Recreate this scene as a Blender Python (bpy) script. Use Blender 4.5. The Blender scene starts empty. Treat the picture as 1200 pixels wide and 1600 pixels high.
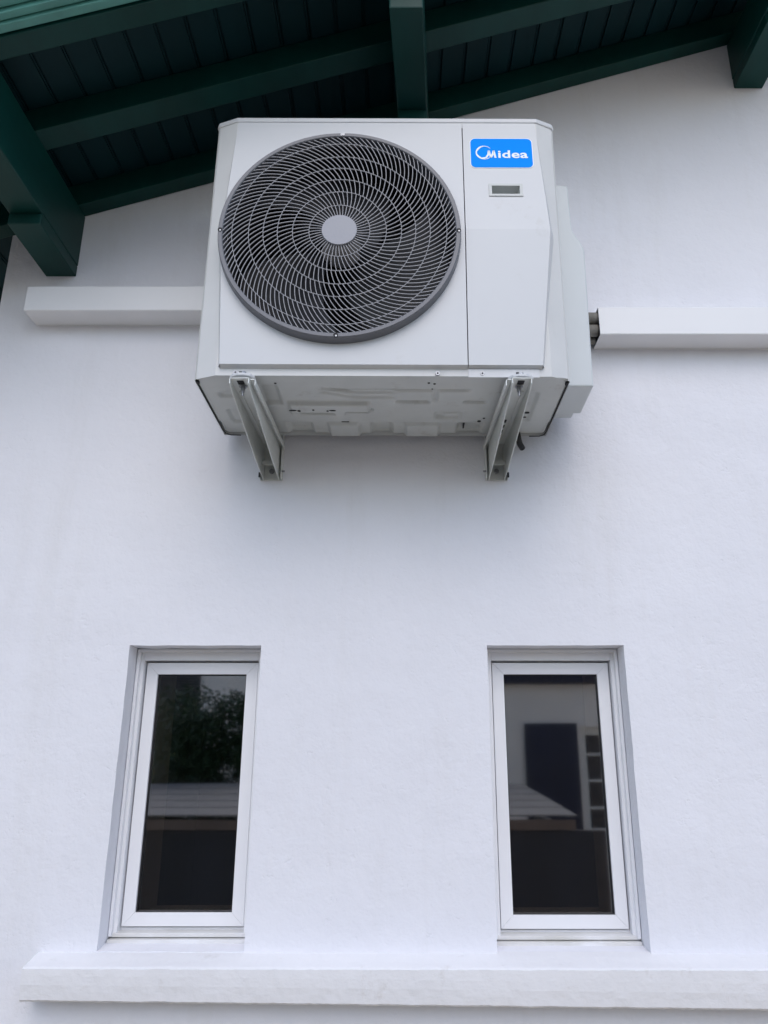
import bpy, math, random
from mathutils import Vector, Matrix, noise
R = math.radians
random.seed(7)
DW, EYE = 2.165, 1.65        # camera-to-wall distance, eye height above the yard (metres)
S = bpy.context.scene

# ---------------------------------------------------------------- camera
cd = bpy.data.cameras.new('camera'); cam = bpy.data.objects.new('camera', cd)
S.collection.objects.link(cam); S.camera = cam
cd.sensor_fit = 'VERTICAL'; cd.sensor_height = 32.0; cd.lens = 1193/1600*32
cd.shift_x = -28/1600; cd.clip_start = .02; cd.clip_end = 500
cam.location = (0, -DW, EYE); cam.rotation_euler = (R(90+17.88), 0, 0)
# ---------------------------------------------------------------- light
SUN_EL, SUN_ROT = 45, 178
w = bpy.data.worlds.new('World'); S.world = w; w.use_nodes = True
nt = w.node_tree; bg = nt.nodes['Background']; sky = nt.nodes.new('ShaderNodeTexSky')
sky.sky_type = 'NISHITA'; sky.sun_disc = False
sky.sun_elevation = R(SUN_EL); sky.sun_rotation = R(SUN_ROT)
sky.air_density = 1.0; sky.dust_density = 1.5; sky.ozone_density = 1.0
nt.links.new(sky.outputs[0], bg.inputs[0]); bg.inputs[1].default_value = 0.14
sd = bpy.data.lights.new('sun', 'SUN'); sun = bpy.data.objects.new('sun', sd); S.collection.objects.link(sun)
sd.energy = 0.5; sd.angle = R(62); sd.color = (.90, .94, 1.0)
sun.rotation_euler = (R(90-SUN_EL), 0, R(180-SUN_ROT))
S.view_settings.view_transform = 'Standard'; S.view_settings.look = 'None'
S.view_settings.exposure = 0.67; S.view_settings.gamma = 1
S.render.resolution_x = 768; S.render.resolution_y = 1024
S.cycles.max_bounces = 10; S.cycles.diffuse_bounces = 6

# ---------------------------------------------------------------- materials
def mat(name, col, rough=.5, metal=0, bump=(), var=0, varscale=3, col2=None, spec=.5, coat=0, stretch=None):
    """procedural paint / plaster: noise-mixed colour and stacked noise bumps (scale, strength, distance, detail)"""
    m = bpy.data.materials.new(name); m.use_nodes = True
    n, l = m.node_tree.nodes, m.node_tree.links
    b = n['Principled BSDF']
    b.inputs['Base Color'].default_value = (*col, 1); b.inputs['Roughness'].default_value = rough
    b.inputs['Metallic'].default_value = metal; b.inputs['Specular IOR Level'].default_value = spec
    b.inputs['Coat Weight'].default_value = coat
    tc = n.new('ShaderNodeTexCoord'); vec = tc.outputs['Object']
    if stretch:
        mp = n.new('ShaderNodeMapping'); mp.inputs['Scale'].default_value = stretch
        l.new(vec, mp.inputs[0]); vec = mp.outputs[0]
    if var or col2:
        t = n.new('ShaderNodeTexNoise'); t.inputs['Scale'].default_value = varscale
        t.inputs['Detail'].default_value = 6; t.inputs['Roughness'].default_value = .6
        l.new(vec, t.inputs['Vector'])
        rp = n.new('ShaderNodeValToRGB'); rp.color_ramp.elements[0].position = .35; rp.color_ramp.elements[1].position = .65
        c2 = col2 or tuple(c*(1-var) for c in col)
        rp.color_ramp.elements[0].color = (*c2, 1); rp.color_ramp.elements[1].color = (*col, 1)
        l.new(t.outputs[0], rp.inputs[0]); l.new(rp.outputs[0], b.inputs['Base Color'])
        mr = n.new('ShaderNodeMapRange'); mr.inputs[3].default_value = rough*.85; mr.inputs[4].default_value = min(1, rough*1.15)
        l.new(t.outputs[0], mr.inputs[0]); l.new(mr.outputs[0], b.inputs['Roughness'])
    prev = None
    for sc, st, di, de in bump:
        t = n.new('ShaderNodeTexNoise'); t.inputs['Scale'].default_value = sc; t.inputs['Detail'].default_value = de
        l.new(vec, t.inputs['Vector'])
        bp = n.new('ShaderNodeBump'); bp.inputs['Strength'].default_value = st; bp.inputs['Distance'].default_value = di
        l.new(t.outputs[0], bp.inputs['Height'])
        if prev: l.new(prev, bp.inputs['Normal'])
        prev = bp.outputs[0]
    if prev: l.new(prev, b.inputs['Normal'])
    return m
M = {}
M['plaster'] = mat('white_plaster', (.785,.785,.825), .85, bump=((5,.35,.02,3),(38,.42,.005,5),(120,.42,.002,3)), var=.045, varscale=1.7, spec=.25)
def plaster_pits(m):
    """sparse trowel nicks and crumbs scattered over the render coat"""
    n, l = m.node_tree.nodes, m.node_tree.links; b = n['Principled BSDF']
    tc = n.new('ShaderNodeTexCoord'); v = n.new('ShaderNodeTexVoronoi'); v.inputs['Scale'].default_value = 16
    wn = n.new('ShaderNodeTexNoise'); wn.inputs['Scale'].default_value = 60
    mx = n.new('ShaderNodeMixRGB'); mx.inputs[0].default_value = .06
    l.new(tc.outputs['Object'], wn.inputs['Vector']); l.new(tc.outputs['Object'], mx.inputs[1]); l.new(wn.outputs['Color'], mx.inputs[2])
    l.new(mx.outputs[0], v.inputs['Vector'])
    r = n.new('ShaderNodeMapRange'); r.inputs[1].default_value = .04; r.inputs[2].default_value = .17
    l.new(v.outputs['Distance'], r.inputs[0])
    old = b.inputs['Normal'].links[0].from_socket
    bp = n.new('ShaderNodeBump'); bp.inputs['Strength'].default_value = .24; bp.inputs['Distance'].default_value = .003
    l.new(r.outputs[0], bp.inputs['Height']); l.new(old, bp.inputs['Normal']); l.new(bp.outputs[0], b.inputs['Normal'])
def dirt(m, tint, scale, lo, hi, amt, stretch=(1,1,1)):
    """sparse weather marks multiplied over the paint colour"""
    n, l = m.node_tree.nodes, m.node_tree.links; b = n['Principled BSDF']
    tc = n.new('ShaderNodeTexCoord'); mp = n.new('ShaderNodeMapping'); mp.inputs['Scale'].default_value = stretch
    t = n.new('ShaderNodeTexNoise'); t.inputs['Scale'].default_value = scale; t.inputs['Detail'].default_value = 9; t.inputs['Roughness'].default_value = .72
    l.new(tc.outputs['Object'], mp.inputs[0]); l.new(mp.outputs[0], t.inputs['Vector'])
    r = n.new('ShaderNodeMapRange'); r.inputs[1].default_value = lo; r.inputs[2].default_value = hi; r.inputs[4].default_value = amt
    l.new(t.outputs[0], r.inputs[0])
    mx = n.new('ShaderNodeMixRGB'); l.new(r.outputs[0], mx.inputs[0])
    l.new(b.inputs['Base Color'].links[0].from_socket, mx.inputs[1]); mx.inputs[2].default_value = (*tint, 1)
    l.new(mx.outputs[0], b.inputs['Base Color'])
plaster_pits(M['plaster'])
dirt(M['plaster'], (.45,.42,.38), 5, .66, .80, .55)
dirt(M['plaster'], (.60,.58,.55), 2.2, .52, .75, .22, (2.5,1,.35))
M['ledge'] = mat('white_ledge_plaster', (.79,.785,.80), .85, bump=((40,.25,.003,4),(110,.5,.002,4)), var=.04, varscale=5, spec=.25, stretch=(.8,1,1))
dirt(M['ledge'], (.50,.46,.42), 14, .60, .78, .5, (1,1,.6))
M['grime'] = mat('grimy_plaster', (.72,.72,.70), .9, bump=((60,.6,.004,4),), col2=(.45,.42,.36), varscale=22)
M['green'] = mat('dark_green_paint', (.003,.048,.042), .45, spec=.25, bump=((9,.35,.004,6),(60,.4,.001,5)), var=.35, varscale=4, stretch=(1,.25,1))
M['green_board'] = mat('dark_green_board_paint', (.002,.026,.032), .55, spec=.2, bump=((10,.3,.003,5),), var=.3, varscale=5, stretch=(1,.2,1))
M['teal'] = mat('pale_teal', (.10,.32,.28), .45, bump=((30,.5,.002,5),), var=.25, varscale=9)  # fascia trim colour, much paler than the green of the beams
M['tile'] = mat('clay_roof_tile', (.30,.11,.06), .8, bump=((20,.5,.01,4),), var=.4, varscale=6)
M['case'] = mat('ivory_powder_coat', (.62,.63,.645), .38, bump=((220,.08,.0005,2),), var=.025, varscale=5, spec=.4)
M['case_side'] = mat('ivory_powder_coat_side', (.64,.645,.64), .42, bump=((220,.08,.0005,2),), var=.04, varscale=7, spec=.4)
M['pan'] = mat('base_pan_steel_paint', (.55,.57,.56), .4, bump=((150,.1,.0006,2),), var=.07, varscale=9)
M['cover'] = mat('pale_grey_plastic', (.57,.605,.62), .45, bump=((150,.06,.0005,2),), var=.03, varscale=5)
M['grille'] = mat('grey_grille_plastic', (.29,.295,.32), .42, var=.05, varscale=20)
M['ring'] = mat('grey_ring_plastic', (.145,.15,.17), .4, bump=((200,.1,.0004,2),), var=.06, varscale=12)
M['hub'] = mat('light_grey_plastic', (.33,.335,.37), .5, var=.03, varscale=20)
M['fan'] = mat('dark_fan_plastic', (.007,.0075,.010), .5, var=.1, varscale=8)
M['black'] = mat('dark_cavity_paint', (.010,.010,.012), .7, var=.2)
dirt(M['case'], (.42,.40,.36), 9, .62, .78, .35); dirt(M['case_side'], (.45,.44,.42), 7, .58, .74, .35, (1,1,.4)); dirt(M['pan'], (.30,.28,.25), 12, .58, .72, .5)
M['coil'] = mat('condenser_fins', (.05,.052,.058), .5, metal=.3, var=.3, varscale=30)
M['blue'] = mat('bright_blue_vinyl', (.0,.285,.97), .6, var=.02, varscale=8, spec=.08)
M['white'] = mat('white_vinyl', (.86,.90,.90), .4, var=.02)
M['conduit'] = mat('white_conduit_plastic', (.78,.78,.79), .4, bump=((40,.05,.001,3),), var=.025, varscale=4)
M['pvc'] = mat('white_window_pvc', (.83,.83,.85), .32, bump=((60,.04,.0006,2),), var=.02, varscale=6)
M['alu'] = mat('dirty_white_aluminium', (.76,.76,.77), .45, col2=(.60,.59,.56), varscale=16, stretch=(.4,1,1))
M['seal'] = mat('black_rubber_gasket', (.012,.012,.014), .6, var=.2)
M['bracket'] = mat('galvanised_bracket_paint', (.72,.74,.72), .38, metal=.2, bump=((40,.2,.001,3),), var=.18, varscale=12, col2=(.60,.62,.60), stretch=(1,.3,1))
M['zinc'] = mat('zinc_bolt_metal', (.36,.37,.39), .35, metal=.8, var=.2, varscale=60)
M['foam'] = mat('pipe_insulation_foam', (.16,.15,.13), .8, bump=((60,.6,.004,3),), col2=(.30,.29,.27), varscale=14)
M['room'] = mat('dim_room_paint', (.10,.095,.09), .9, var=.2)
M['jamb'] = mat('beige_inner_jamb', (.70,.58,.46), .7, var=.1)
M['ground'] = mat('pale_gravel_paving', (.64,.54,.40), .95, bump=((30,.6,.01,6),), var=.3, varscale=5)
M['navy'] = mat('navy_shutter_paint', (.010,.014,.042), .5, bump=((20,.2,.003,4),), var=.25)
M['slate'] = mat('pale_grey_roof_panel', (.20,.195,.19), .7, bump=((30,.3,.004,4),), var=.2)
M['dark_wood'] = mat('charcoal_stained_wood', (.026,.028,.038), .6, bump=((20,.4,.004,4),), var=.4, stretch=(1,1,.2))
M['brown_wood'] = mat('brown_fascia_wood', (.16,.12,.10), .7, bump=((20,.4,.004,4),), var=.3)
M['house_white'] = mat('opposite_house_plaster', (.86,.80,.74), .9, bump=((40,.4,.004,4),), var=.06)
M['leaf'] = mat('dark_evergreen_leaf', (.055,.10,.045), .5, col2=(.03,.06,.03), varscale=5)
M['bark'] = mat('bark', (.09,.065,.045), .9, bump=((30,.8,.01,4),), var=.4)
M['frame_white'] = mat('opposite_window_paint', (.75,.74,.70), .5, var=.05)
def glass_mat(name, refl, tint):
    m = bpy.data.materials.new(name); m.use_nodes = True; n, l = m.node_tree.nodes, m.node_tree.links
    n.remove(n['Principled BSDF']); o = n['Material Output']
    tr = n.new('ShaderNodeBsdfTransparent'); tr.inputs[0].default_value = (*tint, 1)
    gl = n.new('ShaderNodeBsdfGlossy'); gl.inputs['Roughness'].default_value = .03; gl.inputs[0].default_value = (.97,.95,.95,1)
    fr = n.new('ShaderNodeFresnel'); fr.inputs[0].default_value = 1.5
    ad = n.new('ShaderNodeMath'); ad.inputs[1].default_value = refl; ad.use_clamp = True
    t = n.new('ShaderNodeTexNoise'); t.inputs['Scale'].default_value = 2.5; tc = n.new('ShaderNodeTexCoord')
    bp = n.new('ShaderNodeBump'); bp.inputs['Strength'].default_value = .02; bp.inputs['Distance'].default_value = .01
    l.new(tc.outputs['Object'], t.inputs['Vector']); l.new(t.outputs[0], bp.inputs['Height']); l.new(bp.outputs[0], gl.inputs['Normal'])
    mx = n.new('ShaderNodeMixShader')
    l.new(fr.outputs[0], ad.inputs[0]); l.new(ad.outputs[0], mx.inputs[0])
    l.new(tr.outputs[0], mx.inputs[1]); l.new(gl.outputs[0], mx.inputs[2]); l.new(mx.outputs[0], o.inputs[0])
    return m
M['glass'] = glass_mat('window_glass', .29, (.80,.79,.77))

# ---------------------------------------------------------------- mesh builder
# all coordinates are (x, D, h): x right, D metres in front of the camera plane, h metres above eye height
def W(p): return Vector((p[0], p[1]-DW, p[2]+EYE))
class MB:
    def __init__(s): s.v, s.f = [], []
    def quad(s, *p):
        i = len(s.v); s.v += [tuple(q) for q in p]; s.f.append(tuple(range(i, i+len(p)))); return s
    def box(s, x0,x1,y0,y1,z0,z1):
        i = len(s.v)
        s.v += [(x,y,z) for z in (z0,z1) for x,y in ((x0,y0),(x1,y0),(x1,y1),(x0,y1))]
        s.f += [tuple(i+k for k in q) for q in ((3,2,1,0),(4,5,6,7),(0,1,5,4),(1,2,6,5),(2,3,7,6),(3,0,4,7))]
        return s
    def loft(s, A, B, caps=True):
        i, n = len(s.v), len(A); s.v += [tuple(p) for p in A]+[tuple(p) for p in B]
        for k in range(n): s.f.append((i+k, i+(k+1)%n, i+n+(k+1)%n, i+n+k))
        if caps: s.f += [tuple(i+k for k in reversed(range(n))), tuple(i+n+k for k in range(n))]
        return s
    def prism_x(s, poly, x0, x1): return s.loft([(x0,d,z) for d,z in poly], [(x1,d,z) for d,z in poly])
    def prism_y(s, poly, d0, d1): return s.loft([(x,d0,z) for x,z in poly], [(x,d1,z) for x,z in poly])
    def prism_z(s, poly, z0, z1): return s.loft([(x,d,z0) for x,d in poly], [(x,d,z1) for x,d in poly])
    def cyl(s, c, r, ax, L, n=20, r2=None):
        u = Vector(ax).normalized(); a = u.orthogonal().normalized(); b = u.cross(a); c = Vector(c); r2 = r if r2 is None else r2
        ring = lambda o, rr: [o+(a*math.cos(t)+b*math.sin(t))*rr for t in [2*math.pi*k/n for k in range(n)]]
        return s.loft(ring(c, r), ring(c+u*L, r2))
    def tube(s, pts, r, n=8):
        pts = [Vector(p) for p in pts]; prev = None; i0 = len(s.v)
        for k, p in enumerate(pts):
            t = (pts[min(k+1,len(pts)-1)]-pts[max(k-1,0)]).normalized()
            a = (prev - t*prev.dot(t)).normalized() if prev else t.orthogonal().normalized(); prev = a; b = t.cross(a)
            s.v += [tuple(p+(a*math.cos(2*math.pi*j/n)+b*math.sin(2*math.pi*j/n))*r) for j in range(n)]
        for k in range(len(pts)-1):
            for j in range(n):
                a = i0+k*n; s.f.append((a+j, a+(j+1)%n, a+n+(j+1)%n, a+n+j))
        s.f += [tuple(i0+j for j in reversed(range(n))), tuple(i0+(len(pts)-1)*n+j for j in range(n))]
        return s
    def grid(s, fn, us, vs, skip=None):
        i = len(s.v); n = len(us)
        s.v += [tuple(fn(u, v)) for v in vs for u in us]
        for b in range(len(vs)-1):
            for a in range(n-1):
                if skip and skip((us[a]+us[a+1])/2, (vs[b]+vs[b+1])/2): continue
                s.f.append((i+b*n+a, i+b*n+a+1, i+(b+1)*n+a+1, i+(b+1)*n+a))
        return s
    def build(s, name, m, parent=None, bevel=0, smooth=False, seg=2, local=False, recalc=True):
        me = bpy.data.meshes.new(name)
        o = bpy.data.objects.new(name, me)
        off = ROOT.get(parent.name, Vector((0,0,0))) if parent else Vector((0,0,0))
        ROOT[o.name] = off
        me.from_pydata([tuple(Vector(p) if local else W(p)-off) for p in s.v], [], s.f); me.update()
        if recalc:
            import bmesh; bm = bmesh.new(); bm.from_mesh(me); bmesh.ops.recalc_face_normals(bm, faces=bm.faces); bm.to_mesh(me); bm.free()
        me.materials.append(m); S.collection.objects.link(o); o.parent = parent
        if smooth: me.shade_smooth()
        if bevel:
            b = o.modifiers.new('bevel', 'BEVEL'); b.width = bevel; b.segments = seg; b.limit_method = 'ANGLE'; b.angle_limit = R(35); b.harden_normals = False
        return o
ROOT = {}
def thing(name, loc, label, cat, group=None):
    o = bpy.data.objects.new(name, None); S.collection.objects.link(o); o.location = W(loc); ROOT[o.name] = W(loc)
    o.empty_display_size = .1; o['label'] = label; o['category'] = cat
    if group: o['group'] = group
    return o
def tag(o, label, cat, group=None):
    o['label'] = label; o['category'] = cat
    if group: o['group'] = group
    return o
def struct(o): o['kind'] = 'structure'; return o
def lin(a, b, n): return [a+(b-a)*k/n for k in range(n+1)]
def cuts(a, b, step, extra=()):
    v = lin(a, b, max(1, round((b-a)/step)))
    for e in extra:
        if a < e < b:
            k = min(range(len(v)), key=lambda i: abs(v[i]-e))
            if 0 < k < len(v)-1: v[k] = e
            else: v.append(e)
    return sorted(set(v))
def nz(x, y, z, s): return noise.noise(Vector((x*s, y*s, z*s)))

# ---------------------------------------------------------------- ground
struct(MB().grid(lambda u, v: (u, v, -EYE), [-80,-20,-6,-2,0,2,6,20,80], [-90,-20,-6,-3,0,2.2,10,60]).build('ground', M['ground']))

# ---------------------------------------------------------------- the white house
RZ0, RSL = 2.113, .334                       # underside of the rafters: h = RZ0 + RSL*x
roof_h = lambda x: RZ0 + RSL*x
house = thing('white_house', (0, DW, -EYE), 'white plastered house with a dark green sloping eave, two narrow windows and a long ledge', 'house')
XL, XR = -1.312, 6.5
WINS = [(-.767, -.397, -.462, .303), (.240, .6245, -.468, .303)]
# front wall: one sheet with two openings, lightly uneven
wm = MB()
xs = cuts(XL, 1.9, .025, [v for a in WINS for v in a[:2]])+lin(1.9, XR, 12)[1:]; zs = cuts(-EYE, roof_h(XR)+.05, .025, (-.462, -.468, .303))
zs = sorted(set(zs+[-.468, -.462, .303]))
def wall_pt(x, z):
    near = min(max(abs(x-(a+b)/2)-(b-a)/2, abs(z-(c+d)/2)-(d-c)/2) for a, b, c, d in WINS)
    jx = jz = 0
    if abs(near) < .002:
        jx = .0016*nz(x, z, 3, 23); jz = .0022*nz(x, z, 9, 19)
    z2 = min(z, roof_h(x)+.03)
    return (x+jx, DW + .0016*nz(x, 0, z, 2.1) + .0007*nz(x, 5, z, 11), z2+jz)
inside = lambda x, z: any(a < x < b and c < z < d for a, b, c, d in WINS)
wm.grid(wall_pt, xs, zs, lambda x, z: inside(x, z) or z > roof_h(x)+.06)
REV = 2.262
for a, b, c, d in WINS:                      # plastered reveals
    xx = [x for x in xs if a-1e-6 <= x <= b+1e-6]; zz = [z for z in zs if c-1e-6 <= z <= d+1e-6]
    for x in (a, b): wm.grid(lambda z, t, x=x: (lambda p: (p[0]*(1-t)+x*t, p[1]*(1-t)+REV*t, p[2]*(1-t)+z*t))(wall_pt(x, z)), zz, [0,.5,1])
    wm.grid(lambda x, t, z=d: (lambda p: (p[0]*(1-t)+x*t, p[1]*(1-t)+REV*t, p[2]))(wall_pt(x, z)), xx, [0,.5,1])
    wm.grid(lambda x, t, z=c: (lambda p: (p[0]*(1-t)+x*t, p[1]*(1-t)+REV*t, p[2]+.012*t))(wall_pt(x, z)), xx, [0,.5,1])
wm.quad((XL,DW,-EYE),(XL,DW,roof_h(XL)+.03),(XL,6.5,roof_h(XL)+.03),(XL,6.5,-EYE))
wm.quad((XR,DW,-EYE),(XR,DW,roof_h(XR)+.03),(XR,6.5,roof_h(XR)+.03),(XR,6.5,-EYE))
wm.quad((XL,6.5,-EYE),(XL,6.5,roof_h(XL)+.03),(XR,6.5,roof_h(XR)+.03),(XR,6.5,-EYE))
wall = wm.build('wall', M['plaster'], house, smooth=False)
# dark room behind the openings
for a, b, c, d in WINS:
    j = MB(); D0, D1 = 2.345, 2.50
    q_ = .044
    j.box(a-.02, a+q_, D0, D1, c, d).box(b-q_, b+.02, D0, D1, c, d).box(a+q_, b-q_, D0, D1, d-q_, d+.02).box(a+q_, b-q_, D0, D1, c-.02, c+.05)
    j.build('inner_jamb', M['jamb'], house)
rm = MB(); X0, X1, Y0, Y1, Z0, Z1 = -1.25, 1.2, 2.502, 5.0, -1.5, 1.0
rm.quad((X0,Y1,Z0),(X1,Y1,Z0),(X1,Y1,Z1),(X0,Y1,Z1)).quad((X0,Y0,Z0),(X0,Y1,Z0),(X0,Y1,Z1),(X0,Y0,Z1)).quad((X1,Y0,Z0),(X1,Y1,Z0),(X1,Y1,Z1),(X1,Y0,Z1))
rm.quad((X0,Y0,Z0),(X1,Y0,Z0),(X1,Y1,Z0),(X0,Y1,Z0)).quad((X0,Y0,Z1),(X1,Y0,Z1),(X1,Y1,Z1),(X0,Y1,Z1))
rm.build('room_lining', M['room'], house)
# ledge under the windows, rough plaster with crumbly edges
def ledge():
    m = MB(); LX0, LX1 = -.913, 2.3; n = 900; ux = lin(0, 1, n)
    prof = [(DW+.01,-.462),(2.145,-.467),(2.118,-.473),(2.090,-.478),(2.083,-.482),(2.083,-.495),(2.084,-.515),(2.086,-.53),(2.0885,-.548),(2.096,-.553),(2.13,-.553),(DW+.01,-.550)]
    def pt(u, k):
        d, z = prof[int(k)]; x = LX0+(LX1-LX0)*u
        zz = z - (.011*u*3 if z < -.49 else .002*u*3)
        e = .0011 if 4 <= k <= 9 else .0008
        return (x, d+e*nz(x, k*.13, 0, 28)+.0004*nz(x, k*.2, 4, 60), zz+e*1.3*nz(x, 0, 7, 18)+.0009*nz(x, 0, 2, 70))
    m.grid(pt, ux, list(range(len(prof))))
    m.f.append(tuple(k*(n+1) for k in range(len(prof))))
    return m.build('ledge', M['ledge'], house, recalc=True)
ledge()
# windows
def window(a, b, c, d, flip):
    """white fixed frame; sub-parts sash, glass, gasket and stepped sill track"""
    f = MB(); F0, F1 = 2.243, 2.315; t = .019
    f.box(a+.0015, a+t, F0, F1, c+.02, d-.0015).box(b-t, b-.0015, F0, F1, c+.02, d-.0015)
    f.box(a+t, b-t, F0, F1, d-.032, d-.0015).box(a+t, b-t, F0+.029, F1, c+.02, c+.0345)
    f.box(a+t, a+t+.014, 2.3015, F1-.0005, c+.0345, d-.032).box(b-t-.014, b-t, 2.3015, F1-.0005, c+.0345, d-.032)
    f.box(a+t+.014, b-t-.014, 2.3015, F1-.0005, d-.046, d-.032).box(a+t+.014, b-t-.014, 2.3015, F1-.0005, c+.0345, c+.048)
    # raised guide rib running round the frame
    f.box(a+.0015, a+.010, F0-.014, F0-.0005, c+.02, d-.0015).box(b-.010, b-.0015, F0-.014, F0-.0005, c+.02, d-.0015)
    f.box(a+.010, b-.010, F0-.014, F0-.0005, d-.010, d-.0015)
    fr = f.build('window', M['pvc'], house, bevel=.0015)
    sa, sb, sc_, sdp = a+t+.004, b-t-.004, c+.038, d-.0370
    s0, s1, wd = 2.262, 2.30, .033
    # four mitred members
    o = [(sa,sc_),(sb,sc_),(sb,sdp),(sa,sdp)]; i = [(sa+wd,sc_+wd),(sb-wd,sc_+wd),(sb-wd,sdp-wd),(sa+wd,sdp-wd)]
    sm = MB(); g = .00015
    for k in range(4):
        q = (k+1) % 4
        P = [Vector(o[k]), Vector(o[q]), Vector(i[q]), Vector(i[k])]
        e = (P[1]-P[0]).normalized()*g
        P = [P[0]+e, P[1]-e, P[2]-e, P[3]+e]
        sm.prism_y([tuple(p) for p in P], s0, s1)
    sash = sm.build('sash', M['pvc'], fr, bevel=.0009)
    gk = MB(); gi = .0025
    A = [(x, z) for x, z in i]; B = [(sa+wd+gi,sc_+wd+gi),(sb-wd-gi,sc_+wd+gi),(sb-wd-gi,sdp-wd-gi),(sa+wd+gi,sdp-wd-gi)]
    for k in range(4):
        q = (k+1) % 4; gk.prism_y([A[k], A[q], B[q], B[k]], 2.270, 2.284)
    gk.build('gasket', M['seal'], fr)
    MB().box(sa+wd-.004, sb-wd+.004, 2.2765, 2.2805, sc_+wd-.004, sdp-wd+.004).build('glass', M['glass'], fr)
    st = MB()
    st.prism_x([(F0+.028,c+.029),(F0-.006,c+.0265),(F0-.006,c+.0175),(F0+.004,c+.0170),(F0+.004,c+.0150),(F0-.022,c+.0145),(F0-.0225,c+.0030),(F0-.024,c+.001),(F0+.028,c+.001)], a+.0025, b-.0025)
    st.build('sill_track', M['alu'], fr, bevel=.001)
    gr = MB()
    gr.grid(lambda x, t: (x, F0-.0245-.008*t-(.007*nz(x,2,3,30)+.003)*t, c+.0050-.0035*t+.0012*nz(x, t, 1, 60)), lin(a+.002, b-.002, 60), lin(0, 1, 4))
    gr.build('mortar_bead', M['grime'], fr)
    return fr
for q in WINS: window(*q, False)

# ---- eave: boards, rafters, purlins, barge
def sloped(name, D0, D1, h0, h1, x0, x1, m, bevel=.003):
    return MB().loft([(x0,D0,roof_h(x0)+h0),(x0,D1,roof_h(x0)+h0),(x0,D1,roof_h(x0)+h1),(x0,D0,roof_h(x0)+h1)],
                     [(x1,D0,roof_h(x1)+h0),(x1,D1,roof_h(x1)+h0),(x1,D1,roof_h(x1)+h1),(x1,D0,roof_h(x1)+h1)]).build(name, m, house, bevel=bevel)
RX0, RX1 = -2.6, 6.9
sloped('rafter', 1.791, 1.867, 0, .088, RX0, RX1, M['green'])
sloped('rafter', 2.107, 2.163, 0, .088, RX0, RX1, M['green'], bevel=.002)
for D in (2.75, 3.4, 4.1): sloped('rafter', D, D+.075, 0, .088, RX0, XL-.004, M['green'])
sloped('barge_board', 1.497, 1.557, -.002, .14, RX0, RX1, M['green'])
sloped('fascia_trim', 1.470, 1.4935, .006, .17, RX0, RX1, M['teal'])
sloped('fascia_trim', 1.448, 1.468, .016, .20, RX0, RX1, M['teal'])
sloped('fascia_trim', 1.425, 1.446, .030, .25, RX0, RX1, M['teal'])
# tongue-and-groove soffit running front to back, double bead between boards
sb_ = MB(); bw = .0828; x = RX0
while x < RX1:
    h = lambda q, e=0: roof_h(q)+.0905+e
    g = .0085
    pr = [(x+g*.5,.0),(x+bw-g*.9,0),(x+bw-g*.9,.006),(x+bw-g*.62,.006),(x+bw-g*.62,.0015),(x+bw-g*.2,.0015),(x+bw-g*.2,.007),(x+bw+g*.5,.007)]
    A = [(q, 1.5585, h(q, e)) for q, e in pr]; B = [(q, 6.4, h(q, e)) for q, e in pr]
    i = len(sb_.v); n = len(A); sb_.v += A+B
    for k in range(n-1): sb_.f.append((i+k, i+k+1, i+n+k+1, i+n+k))
    sb_.f.append((i+n-1-0, i+n-1, i+2*n-1)) if False else None
    sb_.quad((x+bw+g*.5,1.5585,h(x+bw,.007)),(x+bw+g*.5,6.4,h(x+bw,.007)),(x+bw+g*.5,6.4,h(x+bw,0)),(x+bw+g*.5,1.5585,h(x+bw,0)))
    x += bw
sb_.build('soffit', M['green_board'], house, recalc=False)
rf = MB()
for k in range(48):                           # tiled roof above
    xa, xb = RX0-.05+k*.2, RX0-.05+(k+1)*.2+.03
    rf.loft([(xa,1.38,roof_h(xa)+.26+.01),(xb,1.38,roof_h(xb)+.26+.03),(xb,1.38,roof_h(xb)+.28+.03),(xa,1.38,roof_h(xa)+.28+.01)],
            [(xa,6.6,roof_h(xa)+.26+.01),(xb,6.6,roof_h(xb)+.26+.03),(xb,6.6,roof_h(xb)+.28+.03),(xa,6.6,roof_h(xa)+.28+.01)])
rf.build('roof', M['tile'], house)
def purlin(xa, xb, skew, D1=2.1655):
    """beam out of the wall with a stepped corbel under its inner end"""
    xm = (xa+xb)/2; zb = roof_h(xm)-.181; zc = zb-.039
    sx = lambda D: skew*(DW-D)
    top = lambda q: roof_h(q)-.0015
    m = MB().loft([(xa+sx(1.56),1.5595,zb),(xb+sx(1.56),1.5595,zb),(xb+sx(1.56),1.5595,top(xb)),(xa+sx(1.56),1.5595,top(xa))],
                  [(xa+sx(D1),D1,zb),(xb+sx(D1),D1,zb),(xb+sx(D1),D1,top(xb)),(xa+sx(D1),D1,top(xa))])
    p = m.build('purlin', M['green'], house, bevel=.004)
    D0 = 1.902
    c = MB().loft([(xa+.0015+sx(D0),D0,zc),(xb-.0015+sx(D0),D0,zc),(xb-.0015+sx(D0),D0,zb-.0005),(xa+.0015+sx(D0),D0,zb-.0005)],
                  [(xa+.0015,D1,zc),(xb-.0015,D1,zc),(xb-.0015,D1,zb-.0005),(xa+.0015,D1,zb-.0005)])
    c.build('corbel', M['green'], p, bevel=.003)
purlin(-1.179, -1.076, 0)
purlin(.002, .096, -.062)
purlin(1.203, 1.309, 0)

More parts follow.
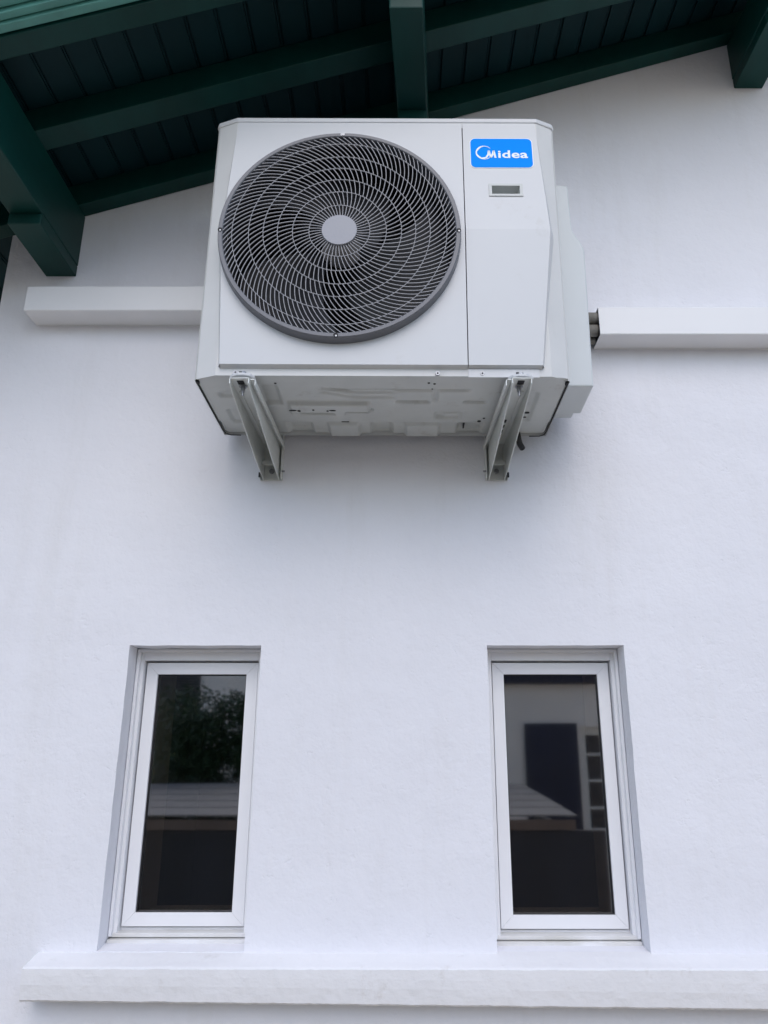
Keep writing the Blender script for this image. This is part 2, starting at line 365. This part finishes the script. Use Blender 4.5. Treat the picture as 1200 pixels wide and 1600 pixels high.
# ---------------------------------------------------------------- air conditioner outdoor unit
AX, AZ = -.051, .927
ac = thing('air_conditioner', (AX, 2.122, AZ), 'white outdoor air conditioning unit with round swirl grille and blue badge, on wall brackets', 'air conditioner')
X0, X1, ZT = AX-.4845, AX+.4845, 1.753
DF, DC, DB = 1.745, 1.769, 2.122
FX0, FX1 = -.476, .382
SEAM = .1685
case = MB()
plan = [(FX0,DF),(X0+.006,DC-.003),(X0,DC+.004),(X0,DB),(X1,DB),(X1,DC+.004),(X1-.006,DC-.003),(FX1,DF)]
for k in range(len(plan)-1):
    (a, b), (c, d) = plan[k], plan[k+1]
    if k == 3:  # open coil back edge: frame only
        case.quad((a,b,AZ),(c,d,AZ),(c,d,ZT),(a,b,ZT)); continue
    case.quad((a,b,AZ),(c,d,AZ),(c,d,ZT-.012),(a,b,ZT-.012))
HX0, HX1, HZ0, HZ1 = -.452, .345, .965, 1.72
case.quad((FX0,DF,AZ),(FX1,DF,AZ),(HX1,DF,HZ0),(HX0,DF,HZ0))
def hx_left(z): return max(FX0+.0008, min(HX0, -.168-math.sqrt(max(0, .312**2-(z-1.3355)**2))))
case.grid(lambda t, z: (FX0+(hx_left(z)-FX0)*t, DF, z), [0,1], lin(HZ0, HZ1, 60)).quad((FX0,DF,AZ),(HX0,DF,HZ0),(FX0,DF,HZ0)).quad((FX0,DF,HZ1),(HX0,DF,HZ1),(FX0,DF,ZT-.012))
case.quad((FX1,DF,AZ),(FX1,DF,ZT-.012),(HX1,DF,HZ1),(HX1,DF,HZ0)).quad((HX0,DF,HZ1),(HX1,DF,HZ1),(FX1,DF,ZT-.012),(FX0,DF,ZT-.012))
case.build('casing', M['case_side'], ac)
# lid: folded sheet that wraps the top edge
lp = [(FX0,DF-.003),(X0+.003,DC-.006),(X0-.003,DC+.003),(X0-.003,DB+.002),(X1+.003,DB+.002),(X1+.003,DC+.003),(X1-.003,DC-.006),(FX1,DF-.003)]
lid = MB().prism_z(lp, ZT-.016, ZT)
lid.build('lid', M['case'], ac, bevel=.003)
ZC, PZ0, PZ1 = 1.354, .952, 1.7355
def Dp(z): return 1.7305-.0120*(z-PZ0)/(ZC-PZ0) if z <= ZC else 1.7185+(z-ZC)/(PZ1-ZC)*.0245
def lx(z): return -.464+(-.486+.464)*(z-PZ0)/(ZC-PZ0) if z <= ZC else -.486+.014*(z-ZC)/(PZ1-ZC)
def rx(z): return .358+.039*(z-PZ0)/(ZC-PZ0) if z <= ZC else .397-.021*(z-ZC)/(PZ1-ZC)
FC, FR = (-.168, 1.3355), .3230               # fan centre, ring radius
def front_panel(name, fa, fb, nx, hole):
    m = MB(); zs = cuts(PZ0, PZ1, .0085, (ZC,)); us = lin(0, 1, nx)
    P = lambda u, z: (fa(z)+(fb(z)-fa(z))*u, Dp(z), z)
    m.grid(P, us, zs, lambda u, z: hole(fa(z)+(fb(z)-fa(z))*u, z))
    # folded edges going back to the casing, bottom lip angled
    for u in (0, 1):
        s_ = -1 if u == 0 else 1
        m.grid(lambda z, t: (P(u, z)[0]+s_*((.4*(1.762-Dp(z))) if (u==0)==(name=='fan_panel') else 0)*t, Dp(z)+(1.762-Dp(z))*t, z), zs, [0,1])
    m.grid(lambda u, t: (P(u, PZ0)[0], 1.7305+.0155*t, PZ0-.006*t), us, [0,1])
    m.grid(lambda u, t: (P(u, PZ1)[0], Dp(PZ1)+.003*t, PZ1), us, [0,1])
    return m.build(name, M['case'], ac)
hcx, hcz, hw, hh = .2835, 1.4885, .0405, .016
front_panel('fan_panel', lx, lambda z: SEAM-.0013, 78, lambda x, z: math.hypot(x-FC[0], z-FC[1]) < .3165)
sp = front_panel('service_panel', lambda z: SEAM+.0013, rx, 46, lambda x, z: abs(x-hcx) < hw and abs(z-hcz) < hh)
MB().box(SEAM+.001, .350, DF-.0035, DF-.0003, AZ-.004, .9455).build('service_panel_flange', M['case'], sp)
# grip recess
gm = MB(); d0 = Dp(hcz)
ro = [(hcx-.0465,hcz-.0215),(hcx+.0465,hcz-.0215),(hcx+.0465,hcz+.0215),(hcx-.0465,hcz+.0215)]
ri = [(hcx-.0385,hcz-.0145),(hcx+.0385,hcz-.0145),(hcx+.0385,hcz+.0145),(hcx-.0385,hcz+.0145)]
rb = [(x*.92+hcx*.08, z*.85+hcz*.15) for x, z in ri]
yo = lambda z, e: Dp(z)+e
for k in range(4):
    q = (k+1) % 4; f3 = lambda p, e: (p[0], yo(p[1], e), p[1])
    gm.quad(f3(ro[k],0), f3(ro[q],0), f3(ro[q],-.0025), f3(ro[k],-.0025))
    gm.quad(f3(ro[k],-.0025), f3(ro[q],-.0025), f3(ri[q],-.0025), f3(ri[k],-.0025))
    gm.quad(f3(ri[k],-.0025), f3(ri[q],-.0025), (rb[q][0],d0+.03,rb[q][1]), (rb[k][0],d0+.03,rb[k][1]))
gm.quad(*[(x, d0+.03, z) for x, z in rb])
gm.build('grip_recess', M['pan'], sp, bevel=.0008)
# grille: ring, swirl bars, hub disc
rg = MB(); n = 128
prof = [(FR+.0055,1.748),(FR-.0000,1.7025),(FR-.0020,1.700),(FR-.0110,1.700),(FR-.0130,1.702),(FR-.0135,1.745)]
us = lin(0, 2*math.pi, n)
rg.grid(lambda t, k: (FC[0]+prof[int(k)][0]*math.cos(t), prof[int(k)][1], FC[1]+prof[int(k)][0]*math.sin(t)), us, list(range(len(prof))))
ring = rg.build('grille_ring', M['ring'], ac, smooth=False)
mod = ring.modifiers.new('w', 'WELD'); mod.merge_threshold = 1e-5
for p in ring.data.polygons: p.use_smooth = True
ed = ring.modifiers.new('e', 'EDGE_SPLIT'); ed.split_angle = R(28)
radii = [.0460,.081,.125,.1653,.2031,.2417,.2860,FR-.0115]
def swirl(r):                                  # bar angle grows steadily from radial to ~52 degrees
    s = 0; r0 = radii[0]; N = 24
    for k in range(N):
        q = r0+(r-r0)*(k+.5)/N; a = R(3+49*(q-radii[0])/(radii[-1]-radii[0])); s += math.tan(a)/q*(r-r0)/N
    return s
gb = MB(); rnd = random.Random(3)
for k in range(7):
    N = 48+12*k; off = rnd.random()*6; ra, rb_ = radii[k]-.0003, radii[k+1]+.0003
    rs = lin(ra, rb_, 5); th = [swirl(r) for r in rs]
    for j in range(N):
        t0 = off+2*math.pi*j/N; i = len(gb.v)
        for q, r in enumerate(rs):
            t = t0+th[q]; al = math.atan(math.tan(R(3+49*(r-radii[0])/(radii[-1]-radii[0]))))
            px, pz = FC[0]+r*math.cos(t), FC[1]+r*math.sin(t); dirn = t+al+math.pi/2
            ex, ez = math.cos(dirn)*.00088, math.sin(dirn)*.00088
            for sg, dd in ((-1,1.7025),(1,1.7025),(1,1.7060),(-1,1.7060)): gb.v.append((px+sg*ex, dd, pz+sg*ez))
        for q in range(len(rs)-1):
            for e in range(4): gb.f.append((i+q*4+e, i+q*4+(e+1)%4, i+q*4+4+(e+1)%4, i+q*4+4+e))
for r in radii[1:-1]:
    pr = [(r-.0007,1.7022),(r+.0007,1.7022),(r+.0007,1.7055),(r-.0007,1.7055),(r-.0007,1.7022)]
    gb.grid(lambda t, k: (FC[0]+pr[int(k)][0]*math.cos(t), pr[int(k)][1], FC[1]+pr[int(k)][0]*math.sin(t)), lin(0, 2*math.pi, 120), [0,1,2,3,4])
gb.build('grille', M['grille'], ac, recalc=False)
MB().cyl((FC[0],1.6985,FC[1]), .0470, (0,1,0), .012, 48).build('hub_disc', M['hub'], ac, bevel=.0012)
for ang in (90, 180, 270, 0):                   # screw notches in the ring
    cx, cz = FC[0]+(FR-.006)*math.cos(R(ang)), FC[1]+(FR-.006)*math.sin(R(ang))
    m = MB().cyl((cx,1.6993,cz), .0062, (0,1,0), .004, 16)
    t = m.build('screw_notch', M['case'] if ang == 90 else M['black'], ring)
    MB().cyl((cx+.001,1.6973,cz-.0035), .0028, (0,1,0), .0019, 12).build('screw', M['zinc'], ring, bevel=.0006)
# behind the grille: shroud, motor, fan, coil
sh = MB(); sh.grid(lambda t, k: (FC[0]+(.3105,.305,.305,.31)[int(k)]*math.cos(t), (1.735,1.76,1.88,2.005)[int(k)], FC[1]+(.3105,.305,.305,.31)[int(k)]*math.sin(t)), lin(0, 2*math.pi, 64), [0,1,2,3])
sh.build('shroud', M['black'], ac, smooth=True)
fan = MB(); fan.cyl((FC[0],1.79,FC[1]), .055, (0,1,0), .09, 32)
for b in range(3):
    def bp_(u, v, b=b):
        r = .05+.245*u; t = R(120*b+20)+R(8+88*v)+u*R(38)
        return (FC[0]+r*math.cos(t), 1.86-.085*v+.01*u*math.sin(v*3), FC[1]+r*math.sin(t))
    fan.grid(bp_, lin(0,1,14), lin(0,1,14))
fan.build('fan', M['fan'], ac, smooth=False, recalc=False)
coil = MB().box(X0+.03, SEAM, 2.02, 2.05, AZ+.02, ZT-.03)
for k in range(110):
    xx = X0+.035+k*.0062
    if xx < SEAM-.01: coil.box(xx, xx+.0018, 2.008, 2.0195, AZ+.03, ZT-.04)
coil.build('condenser_coil', M['coil'], ac)
MB().box(SEAM+.012, SEAM+.016, 1.765, 2.09, AZ+.01, ZT-.03).build('divider', M['black'], ac)
# base pan with pressed shapes
def sstep(v, e):
    t = max(0., min(1., .5+v/e)); return t*t*(3-2*t)
def rrect(x, d, cx, cd, w2, d2, e=.013): return sstep(w2-abs(x-cx), e)*sstep(d2-abs(d-cd), e)
feats = [(-.355,1.86,.024,.055,.005),(-.47,1.86,.02,.012,.003),(-.20,1.93,.11,.035,-.006),(-.24,1.965,.05,.018,.007),(-.12,1.95,.035,.01,.007),
         (.03,1.90,.045,.008,.005),(.13,1.985,.035,.022,.006),(.14,1.99,.022,.012,-.004),(-.02,1.83,.20,.006,.004),(.09,1.865,.006,.03,.004),
         (-.30,2.085,.035,.035,.006),(-.17,2.085,.045,.04,-.005),(-.06,2.085,.03,.035,.006),(.06,2.085,.05,.04,-.005),(.20,2.085,.035,.035,.006),(.33,1.93,.035,.09,.003),(-.47,2.00,.02,.05,.003),(.20,1.90,.03,.006,.005)]
def pan_h(x, d):
    h = AZ+.002
    for cx, cdd, w2, d2, am in feats: h += 2.2*am*rrect(x, d, cx, cdd, w2, d2)
    # long drainage channel with a kink
    yc = 1.845+.028*sstep(x+.17, .10)-.0*x
    h += .007*math.exp(-((d-yc)/.006)**2)*sstep(.10-abs(x+.12), .03)
    h += .006*math.exp(-((d-(yc-.03))/.005)**2)*sstep(.10-abs(x+.12), .03)
    h += .006*sstep(d-2.03, .012)
    return h
pm = MB()
def pan_pt(u, v):
    x = X0+.006+(X1-X0-.012)*u; d = DF+.003+(DB-DF-.005)*v
    if x < FX0: d = max(d, DF+.003+(FX0-x)*.4)
    if x > FX1: d = max(d, DF+.003+(x-FX1)*.25)
    c = .018                                     # rounded back corners
    for xe, sg in ((X0+.006, 1), (X1-.006, -1)):
        q = (x-xe)*sg
        if q < c: d = min(d, DB-.002-(c-math.sqrt(max(0, c*c-(c-q)**2))))
    return (x, d, pan_h(x, d))
us = lin(0,1,300); vs = lin(0,1,120)
pm.grid(pan_pt, us, vs)
pm.grid(lambda u, t: (lambda p: (p[0], p[1]+.001*t, p[2]+.025*t))(pan_pt(u, 1)), us, [0,1])
pan = pm.build('base_pan', M['pan'], ac, smooth=True, recalc=False)
for x, d, r, sx in [(-.375,1.81,.0035,1),(-.302,1.925,.009,.35),(-.285,1.928,.004,1),(-.245,1.922,.003,1),(-.206,1.928,.003,1),(-.192,1.925,.008,.35),(-.165,2.04,.010,.6),
                (.223,2.02,.005,1),(.235,2.0,.003,1),(.355,1.975,.0065,.8),(.338,1.99,.0035,1),(.352,2.005,.005,.7),(-.33,1.79,.003,1),(.07,1.785,.003,1),(.085,1.79,.003,1),(.08,1.82,.002,1)]:
    z = pan_h(x, d)-.0012; r *= 1.15
    MB().loft([(x+r*math.cos(t), d+r*sx*math.sin(t), z) for t in [k*math.pi/7 for k in range(14)]], [(x+r*math.cos(t), d+r*sx*math.sin(t), z+.0008) for t in [k*math.pi/7 for k in range(14)]]).build('drain_hole', M['black'], pan)
for xe, sg in ((X0, 1), (X1, -1)):               # dark gap between side sheet and pan
    MB().tube([(xe+.004*sg,DC+.006,AZ-.001),(xe+.004*sg,DC+.1,AZ-.001),(xe+.004*sg,DB-.04,AZ-.001),(xe+.007*sg,DB-.014,AZ-.001),(xe+.020*sg,DB-.0025,AZ-.001),(xe+.05*sg,DB-.001,AZ-.001)], .0014, 6).build('edge_gap', M['black'], pan)
    MB().box(min(xe+.002*sg,xe+.010*sg), max(xe+.002*sg,xe+.010*sg), DC+.004, DC+.018, AZ-.004, AZ+.004).build('corner_clip', M['black'], pan, bevel=.001)
for x in (-.424, .091, .205):
    e = MB().cyl((x, DF-.0015, .9335), .0062, (0,-1,0), .0030, 20).build('screw', M['zinc'], ac, bevel=.0008)
    MB().cyl((x, DF-.0047, .9335), .0028, (0,-1,0), .0004, 6).build('screw_socket', M['black'], e)
for x in (-.406, .300):                          # feet with a rounded front tab
    pts = [(x-.030,1.775),(x-.030,1.735),(x-.020,1.722),(x-.006,1.7165),(x+.010,1.7165),(x+.024,1.722),(x+.033,1.735),(x+.033,1.775)]
    MB().prism_z(pts, AZ-.014, AZ-.006).box(x-.028, x+.030, 1.778, 1.81, AZ-.0135, AZ).build('foot', M['case'], ac, bevel=.0015)
    MB().cyl((x+.004, 1.742, AZ-.0055), .006, (0,0,1), .0135, 6).build('foot_nut', M['zinc'], ac)
# small raised rivet marks on the bottom strip
for x, z in ((-.411,.934),(.294,.9345)): MB().box(x-.0035, x+.0035, DF-.0045, DF-.0038, z-.0025, z+.0025).build('slot_mark', M['black'], ac)
# valve cover
cv = MB(); cp = [(X1-.004,.979),(.533,.979),(.5385,1.42),(.536,1.435),(.528,1.455),(.517,1.475),(.509,1.492),(.506,1.513),(.503,1.655),(.480,1.6585),(X1-.004,1.661)]
cv.loft([(x-.004 if x > .45 else x, 1.898, z-.002 if z > 1 else z) for x, z in cp], [(x, 2.075, z) for x, z in cp])
cv.box(.455, .515, 2.0755, 2.12, .985, 1.05)
cv.build('valve_cover', M['cover'], ac, bevel=.005, seg=3)
# badge
BX0, BX1, BZ0, BZ1 = .1905, .3635, 1.5695, 1.6755
def rr(x0, x1, z0, z1, r, n=8):
    P = []
    for cx, cz, a0 in ((x1-r,z0+r,-90),(x1-r,z1-r,0),(x0+r,z1-r,90),(x0+r,z0+r,180)):
        for k in range(n+1):
            a = R(a0+90*k/n); P.append((cx+r*math.cos(a), cz+r*math.sin(a)))
    return P
def plate(P, e0, e1): return MB().loft([(x, Dp(z)-e1, z) for x, z in P], [(x, Dp(z)-e0, z) for x, z in P])
badge = plate(rr(BX0-.0022, BX1+.0022, BZ0-.0022, BZ1+.0022, .0165), .0002, .0008).build('badge', M['white'], ac)
plate(rr(BX0, BX1, BZ0, BZ1, .0145), .0009, .0015).build('badge_face', M['blue'], badge)
U = lambda px: BX0+(px-78)/1052*(BX1-BX0)
V = lambda py: BZ1-(py-95-(px_s(py)))/560*(BZ1-BZ0)
def px_s(py): return 0
lg = MB()
def flat(P): lg.loft([(U(a), Dp(V(b))-.0022, V(b)) for a, b in P], [(U(a), Dp(V(b))-.0016, V(b)) for a, b in P])
def band(fn, n):                                 # strip of varying width
    for k in range(n):
        (a, b), (c, d) = fn(k/n), fn((k+1)/n); flat([a, c, d, b])
def cres(t):
    a = R(-38-292*t); w_ = 3+32*math.sin(math.pi*min(1, max(0, t*1.0)))**1.0*(.55+.45*math.cos(2*math.pi*(t-.33)*1.5)**2)
    o = (305+143*math.cos(a), 372+132*math.sin(a)); i = (305+(143-w_)*math.cos(a), 372+(132-w_)*math.sin(a))
    return o, i
band(cres, 48)
band(lambda t: ((270+150*t, 500-18*t-150*t**2.6*.9), (300+140*t, 470-35*t-105*t**2.2)) , 12) if False else None
flat([(258,474),(330,458),(362,400),(372,330),(404,330),(384,430),(352,474),(300,490)])
flat([(374,330),(404,330),(432,470),(402,470)])
flat([(400,470),(436,470),(470,405),(487,330),(455,330),(435,400)])
flat([(455,330),(487,330),(514,472),(480,472)])
lg.build('badge_logo', M['white'], badge)
cu = bpy.data.curves.new('t', 'FONT'); cu.body = 'idea'; cu.offset = .022; cu.extrude = 0.0; cu.space_character = 1.06
to = bpy.data.objects.new('t', cu); S.collection.objects.link(to); bpy.context.view_layer.update()
me = bpy.data.meshes.new_from_object(to.evaluated_get(bpy.context.evaluated_depsgraph_get())); bpy.data.objects.remove(to)
vx = [v.co.x for v in me.vertices]; vy = [v.co.y for v in me.vertices]
tx0, tx1, ty0, ty1 = min(vx), max(vx), min(vy), max(vy)
tm = MB(); q = [(U(545+(v.co.x-tx0)/(tx1-tx0)*507), V(478-(v.co.y-ty0)/(ty1-ty0)*150)) for v in me.vertices]
tm.v = [(a, Dp(b)-.0021, b) for a, b in q]; tm.f = [tuple(p.vertices) for p in me.polygons]
tm.build('badge_lettering', M['white'], badge, recalc=False)
ac.rotation_euler = (0, R(.25), 0)

# ---------------------------------------------------------------- wall brackets
def bracket(xw, rot, label):
    b = thing('wall_bracket', (xw, DW, .80), label, 'bracket', 'brackets carrying the air conditioner')
    T = .0025; ft, z1 = 1.711, .905
    a = MB()
    # inverted channel: top web and two tapering side plates with a turned lip
    a.box(xw-.0245, xw+.0245, ft, 2.13, z1-T, z1)
    prof = [(ft,z1-T-.0003),(ft,.8885),(1.735,.880),(2.06,.812),(2.155,.797),(2.160,.797),(2.160,z1-T-.0003)]
    for s_ in (-1, 1):
        x0, x1 = (xw+s_*.0225, xw+s_*.0250)
        a.prism_x(prof, min(x0,x1), max(x0,x1))
    # slanting inner stiffening ridges pressed in the web
    a.box(xw-.017, xw-.011, 1.78, 2.10, z1-T-.003, z1-T-.0003)
    arm = a.build('arm', M['bracket'], b, bevel=.0008)
    r = MB()
    r.box(xw+.0253, xw+.036, ft+.008, 2.15, z1-T, z1)
    r.box(xw+.0362, xw+.0385, ft+.012, 2.15, z1-.016, z1)
    r.build('top_rail', M['bracket'], b, bevel=.0006)
    u = MB()
    u.box(xw-.031, xw+.031, 2.161, 2.1645, .797, 1.42)
    u.box(xw-.0335, xw-.0312, 2.135, 2.1645, .797, 1.42).box(xw+.0312, xw+.0335, 2.135, 2.1645, .797, 1.42)
    u.build('upright', M['bracket'], b, bevel=.0006)
    MB().box(xw-.0335, xw-.028, 2.13, 2.1345, .797, .812).build('upright_tab', M['seal'], b)
    MB().cyl((xw+.001, 1.752, z1-T-.016), .0065, (0,0,1), .012, 6).cyl((xw+.001,1.752,z1-T-.0035),.0105,(0,0,1),.0018,20).cyl((xw+.001,1.752,z1-T-.028),.0035,(0,0,1),.012,12).build('bolt', M['zinc'], b, bevel=.0006)
    MB().box(xw-.009, xw+.008, 1.722, 1.742, z1-T-.001, z1-T-.0004).build('bolt_slot', M['black'], b)
    s_ = 1 if xw < 0 else -1
    for d in (1.955, 1.99, 2.025, 2.06, 2.09):
        MB().box(xw-.002, xw+.009, d, d+.018, z1-T-.0012, z1-T-.0003).build('web_slot', M['black'], b)
    MB().box(xw-.0222, xw+.0222, 2.118, 2.121, .797+.034, .797+.048).build('cross_strap', M['bracket'], b, bevel=.0004)
    MB().cyl((xw, 2.1605, .825), .0085, (0,-1,0), .006, 6).build('wall_bolt', M['zinc'], b, bevel=.0008)
    xx = xw + s_*.052
    MB().cyl((xw+s_*.0336, 2.14, .818), .003, (s_,0,0), .009, 8).build('side_pin', M['zinc'], b)
    b.rotation_euler = (0, 0, rot)
    return b
lb = bracket(-.393, -.029, 'painted steel wall bracket under the fan side of the air conditioner')
def copy_tree(o, parent=None):
    c = o.copy(); S.collection.objects.link(c); c.parent = parent
    for ch in list(o.children): copy_tree(ch, c)
    return c
rbk = copy_tree(lb); rbk.location = W((.285, DW, .80)); rbk.rotation_euler = (0, 0, .033)
rbk.scale = (-1, 1, 1)
rbk['label'] = 'painted steel wall bracket under the badge side of the air conditioner, beside the black hose'
# drain hose stub
tag(MB().tube([(.345,2.10,.925),(.350,2.115,.912),(.356,2.13,.902),(.366,2.15,.898)], .009, 12).build('drain_hose', M['seal'], smooth=True), 'short black hose behind the lower right corner of the air conditioner', 'hose')

# ---------------------------------------------------------------- conduit covers and pipes
def conduit(name, x0, x1, z0, z1, openend, label):
    t = thing(name, (x0, DW, z0), label, 'pipe cover', 'white pipe covers along the wall')
    m = MB(); T = .003; D0 = 2.076
    prof = [(DW+.001,z0),(D0+.003,z0),(D0,z0+.003),(D0,z1-.003),(D0+.003,z1),(DW+.001,z1),(DW+.001,z1-T),(D0+T+.001,z1-T),(D0+T+.001,z0+T),(DW+.001,z0+T)]
    m.prism_x(prof, x0, x1)
    m.build('cover_lid', M['conduit'], t, bevel=.0012)
    if not openend: MB().box(x0+.0005, x0+.004, D0+.0045, DW, z0+.0035, z1-.0035).build('end_cap', M['conduit'], t)
    MB().box(x0+.01, x1-.01, DW-.004, DW+.0005, z0-.0022, z0-.0002).build('base_rail', M['conduit'], t)
    return t
conduit('pipe_cover', -1.182, -.40, 1.331, 1.4205, False, 'white square pipe cover left of the air conditioner, closed at its end')
conduit('pipe_cover', .613, 2.6, 1.246, 1.344, True, 'white square pipe cover right of the air conditioner, open end showing foam pipes')
pipes = thing('insulated_pipe', (.53, 2.12, 1.27), 'bundle of grey foam insulated pipes entering the open pipe cover', 'pipe')
for k, (d, z, r) in enumerate(((2.103,1.318,.020),(2.106,1.277,.019),(2.142,1.300,.017),(2.140,1.262,.0125))):
    MB().tube([(.505,d-.02,z-.012),(.55,d-.008,z-.004),(.585,d,z),(.72,d,z)], r, 16).build('pipe_run', M['foam'], pipes, smooth=True)

# ---------------------------------------------------------------- the yard behind the camera (seen in the panes)
D_OP = 2.165-8.0+.23                              # opposite wall stands about 6 m from ours
def back(Dv): return 2*2.28-Dv                     # mirror distance -> real distance
# opposite house
oh = thing('opposite_house', (0, back(8.2), -EYE), 'white house with navy shutter reflected in the right window pane', 'house')
wo = back(8.2)
m = MB(); hx = [(-4.5,.95),(.0,.0)]
wx0, wx1, wz0, wz1 = 1.84, 2.75, -.74, .31
m.box(.35, wx0, wo-.3, wo, -EYE, .74).box(wx1, 5.5, wo-.3, wo, -EYE, .74).box(wx0, wx1, wo-.3, wo, wz1, .74).box(wx0, wx1, wo-.3, wo, -EYE, wz0)
m.build('wall', M['house_white'], oh)
MB().box(.2, 5.7, wo-.25, wo+.12, .745, .90).build('eave_board', M['navy'], oh)
MB().prism_x([(wo+.25,.91),(wo+.25,.97),(wo-2.6,1.95),(wo-5.6,.97),(wo-5.6,.91)], .1, 5.8).build('roof', M['tile'], oh)
sx0, sx1 = 1.26, 1.80
st = MB().box(sx0, sx1, wo+.006, wo+.045, -.70, .345).build('shutter', M['navy'], oh, bevel=.004)
z_ = MB().box(sx0+.03, sx1-.03, wo+.046, wo+.055, .18, .25).box(sx0+.03, sx1-.03, wo+.046, wo+.055, -.62, -.55)
z_.loft([(sx0+.04,wo+.046,.17),(sx0+.12,wo+.046,.17),(sx0+.12,wo+.053,.17),(sx0+.04,wo+.053,.17)], [(sx1-.12,wo+.046,-.54),(sx1-.04,wo+.046,-.54),(sx1-.04,wo+.053,-.54),(sx1-.12,wo+.053,-.54)])
z_.build('shutter_brace', M['navy'], st)
wf = MB().box(wx0, wx0+.07, wo-.16, wo-.10, wz0, wz1).box(wx1-.07, wx1, wo-.16, wo-.10, wz0, wz1).box(wx0+.07, wx1-.07, wo-.16, wo-.10, wz1-.08, wz1).box(wx0+.07, wx1-.07, wo-.16, wo-.10, wz0, wz0+.07)
for z in (-.48,-.22,.04): wf.box(wx0+.07, wx1-.07, wo-.15, wo-.11, z-.012, z+.012)
for x in (2.08,2.30,2.52): wf.box(x-.012, x+.012, wo-.148, wo-.112, wz0+.07, wz1-.08)
wfo = wf.build('window', M['frame_white'], oh)
MB().box(wx0+.07, wx1-.07, wo-.132, wo-.128, wz0+.07, wz1-.08).build('pane', M['dark_wood'], wfo)
fo = back(14)
fh = thing('far_house', (-4, fo, -EYE), 'pale house with a slatted dark shutter reflected above the tree in the left window pane', 'house')
MB().box(-7, -.6, fo-.3, fo, -EYE, 2.0).build('wall', M['house_white'], fh)
MB().prism_x([(fo+.3,2.01),(fo+.3,2.07),(fo-3,3.1),(fo-6,2.07),(fo-6,2.01)], -7.3, -.3).build('roof', M['tile'], fh)
m = MB()
for k in range(26): m.box(-4.5, -3.62, fo+.01, fo+.04, .2+k*.05, .24+k*.05)
m.build('shutter', M['dark_wood'], fh)
# low garden shed
sb0, sr0 = back(5.25), back(6.7)
shd = thing('garden_shed', (0, sb0, -EYE), 'low dark shed with pale grey roof reflected in the lower panes', 'shed')
ex, rx_ = 1.12, .99
m = MB(); nb = 5
for k in range(nb):                                # lapped roof boards rising away from our wall
    t0, t1 = k/nb, (k+1)/nb
    def P(t, e=0): return (sb0+(sr0-sb0)*t, -.350+.150*t+e)
    (d0, z0), (d1, z1) = P(t0), P(t1)
    xr0, xr1 = ex+(rx_-ex)*t0, ex+(rx_-ex)*t1
    m.loft([(-3.4,d0,z0+.006),(xr0,d0,z0+.006),(xr0,d0,z0-.004),(-3.4,d0,z0-.004)], [(-3.4,d1,z1+.002),(xr1,d1,z1+.002),(xr1,d1,z1-.01),(-3.4,d1,z1-.01)])
m.build('roof', M['slate'], shd)
MB().box(-3.38, ex-.01, sb0-.03, sb0-.005, -.435, -.375).build('fascia', M['brown_wood'], shd)
m = MB().box(-3.3, 1.31, sb0-.10, sb0-.05, -EYE+.002, -.44).box(ex-.04, ex+.02, sr0, sb0-.105, -EYE+.002, -.44)
m.build('wall', M['dark_wood'], shd)
# bushy tree between shed and opposite house
def bush(cx, d, h, rw):
    t = thing('evergreen_tree', (cx, d, -EYE), 'dark bushy evergreen reflected in the left window pane', 'tree')
    MB().tube([(cx,d,-EYE),(cx+.03,d,-.9),(cx-.02,d+.02,-.2)], .06, 8).build('trunk', M['bark'], t)
    m = MB(); rn = random.Random(5)
    clumps = [(rn.uniform(-1,1)*rw, rn.uniform(-.5,.5)*rw, rn.uniform(-1.0, h-.12), rn.uniform(.14,.3)) for _ in range(170)]
    for (a, b, z, r) in clumps:
        if abs(a) > rw*(1.05-.55*max(0, z)/h if z > 0 else 1.05): continue
        for _ in range(230):
            v = Vector((rn.gauss(0,1), rn.gauss(0,1), rn.gauss(0,1))).normalized()*r*rn.uniform(.55,1)
            c = Vector((cx+a, d+b, z))+v; u = Vector((rn.gauss(0,1), rn.gauss(0,1), rn.gauss(0,1))).normalized(); q = u.orthogonal().normalized()
            L, Wd = rn.uniform(.018,.035), .010
            m.quad(c-u*L, c+q*Wd, c+u*L, c-q*Wd)
    m.build('crown', M['leaf'], t, recalc=False)
bush(-1.75, back(7.3), .58, .72)
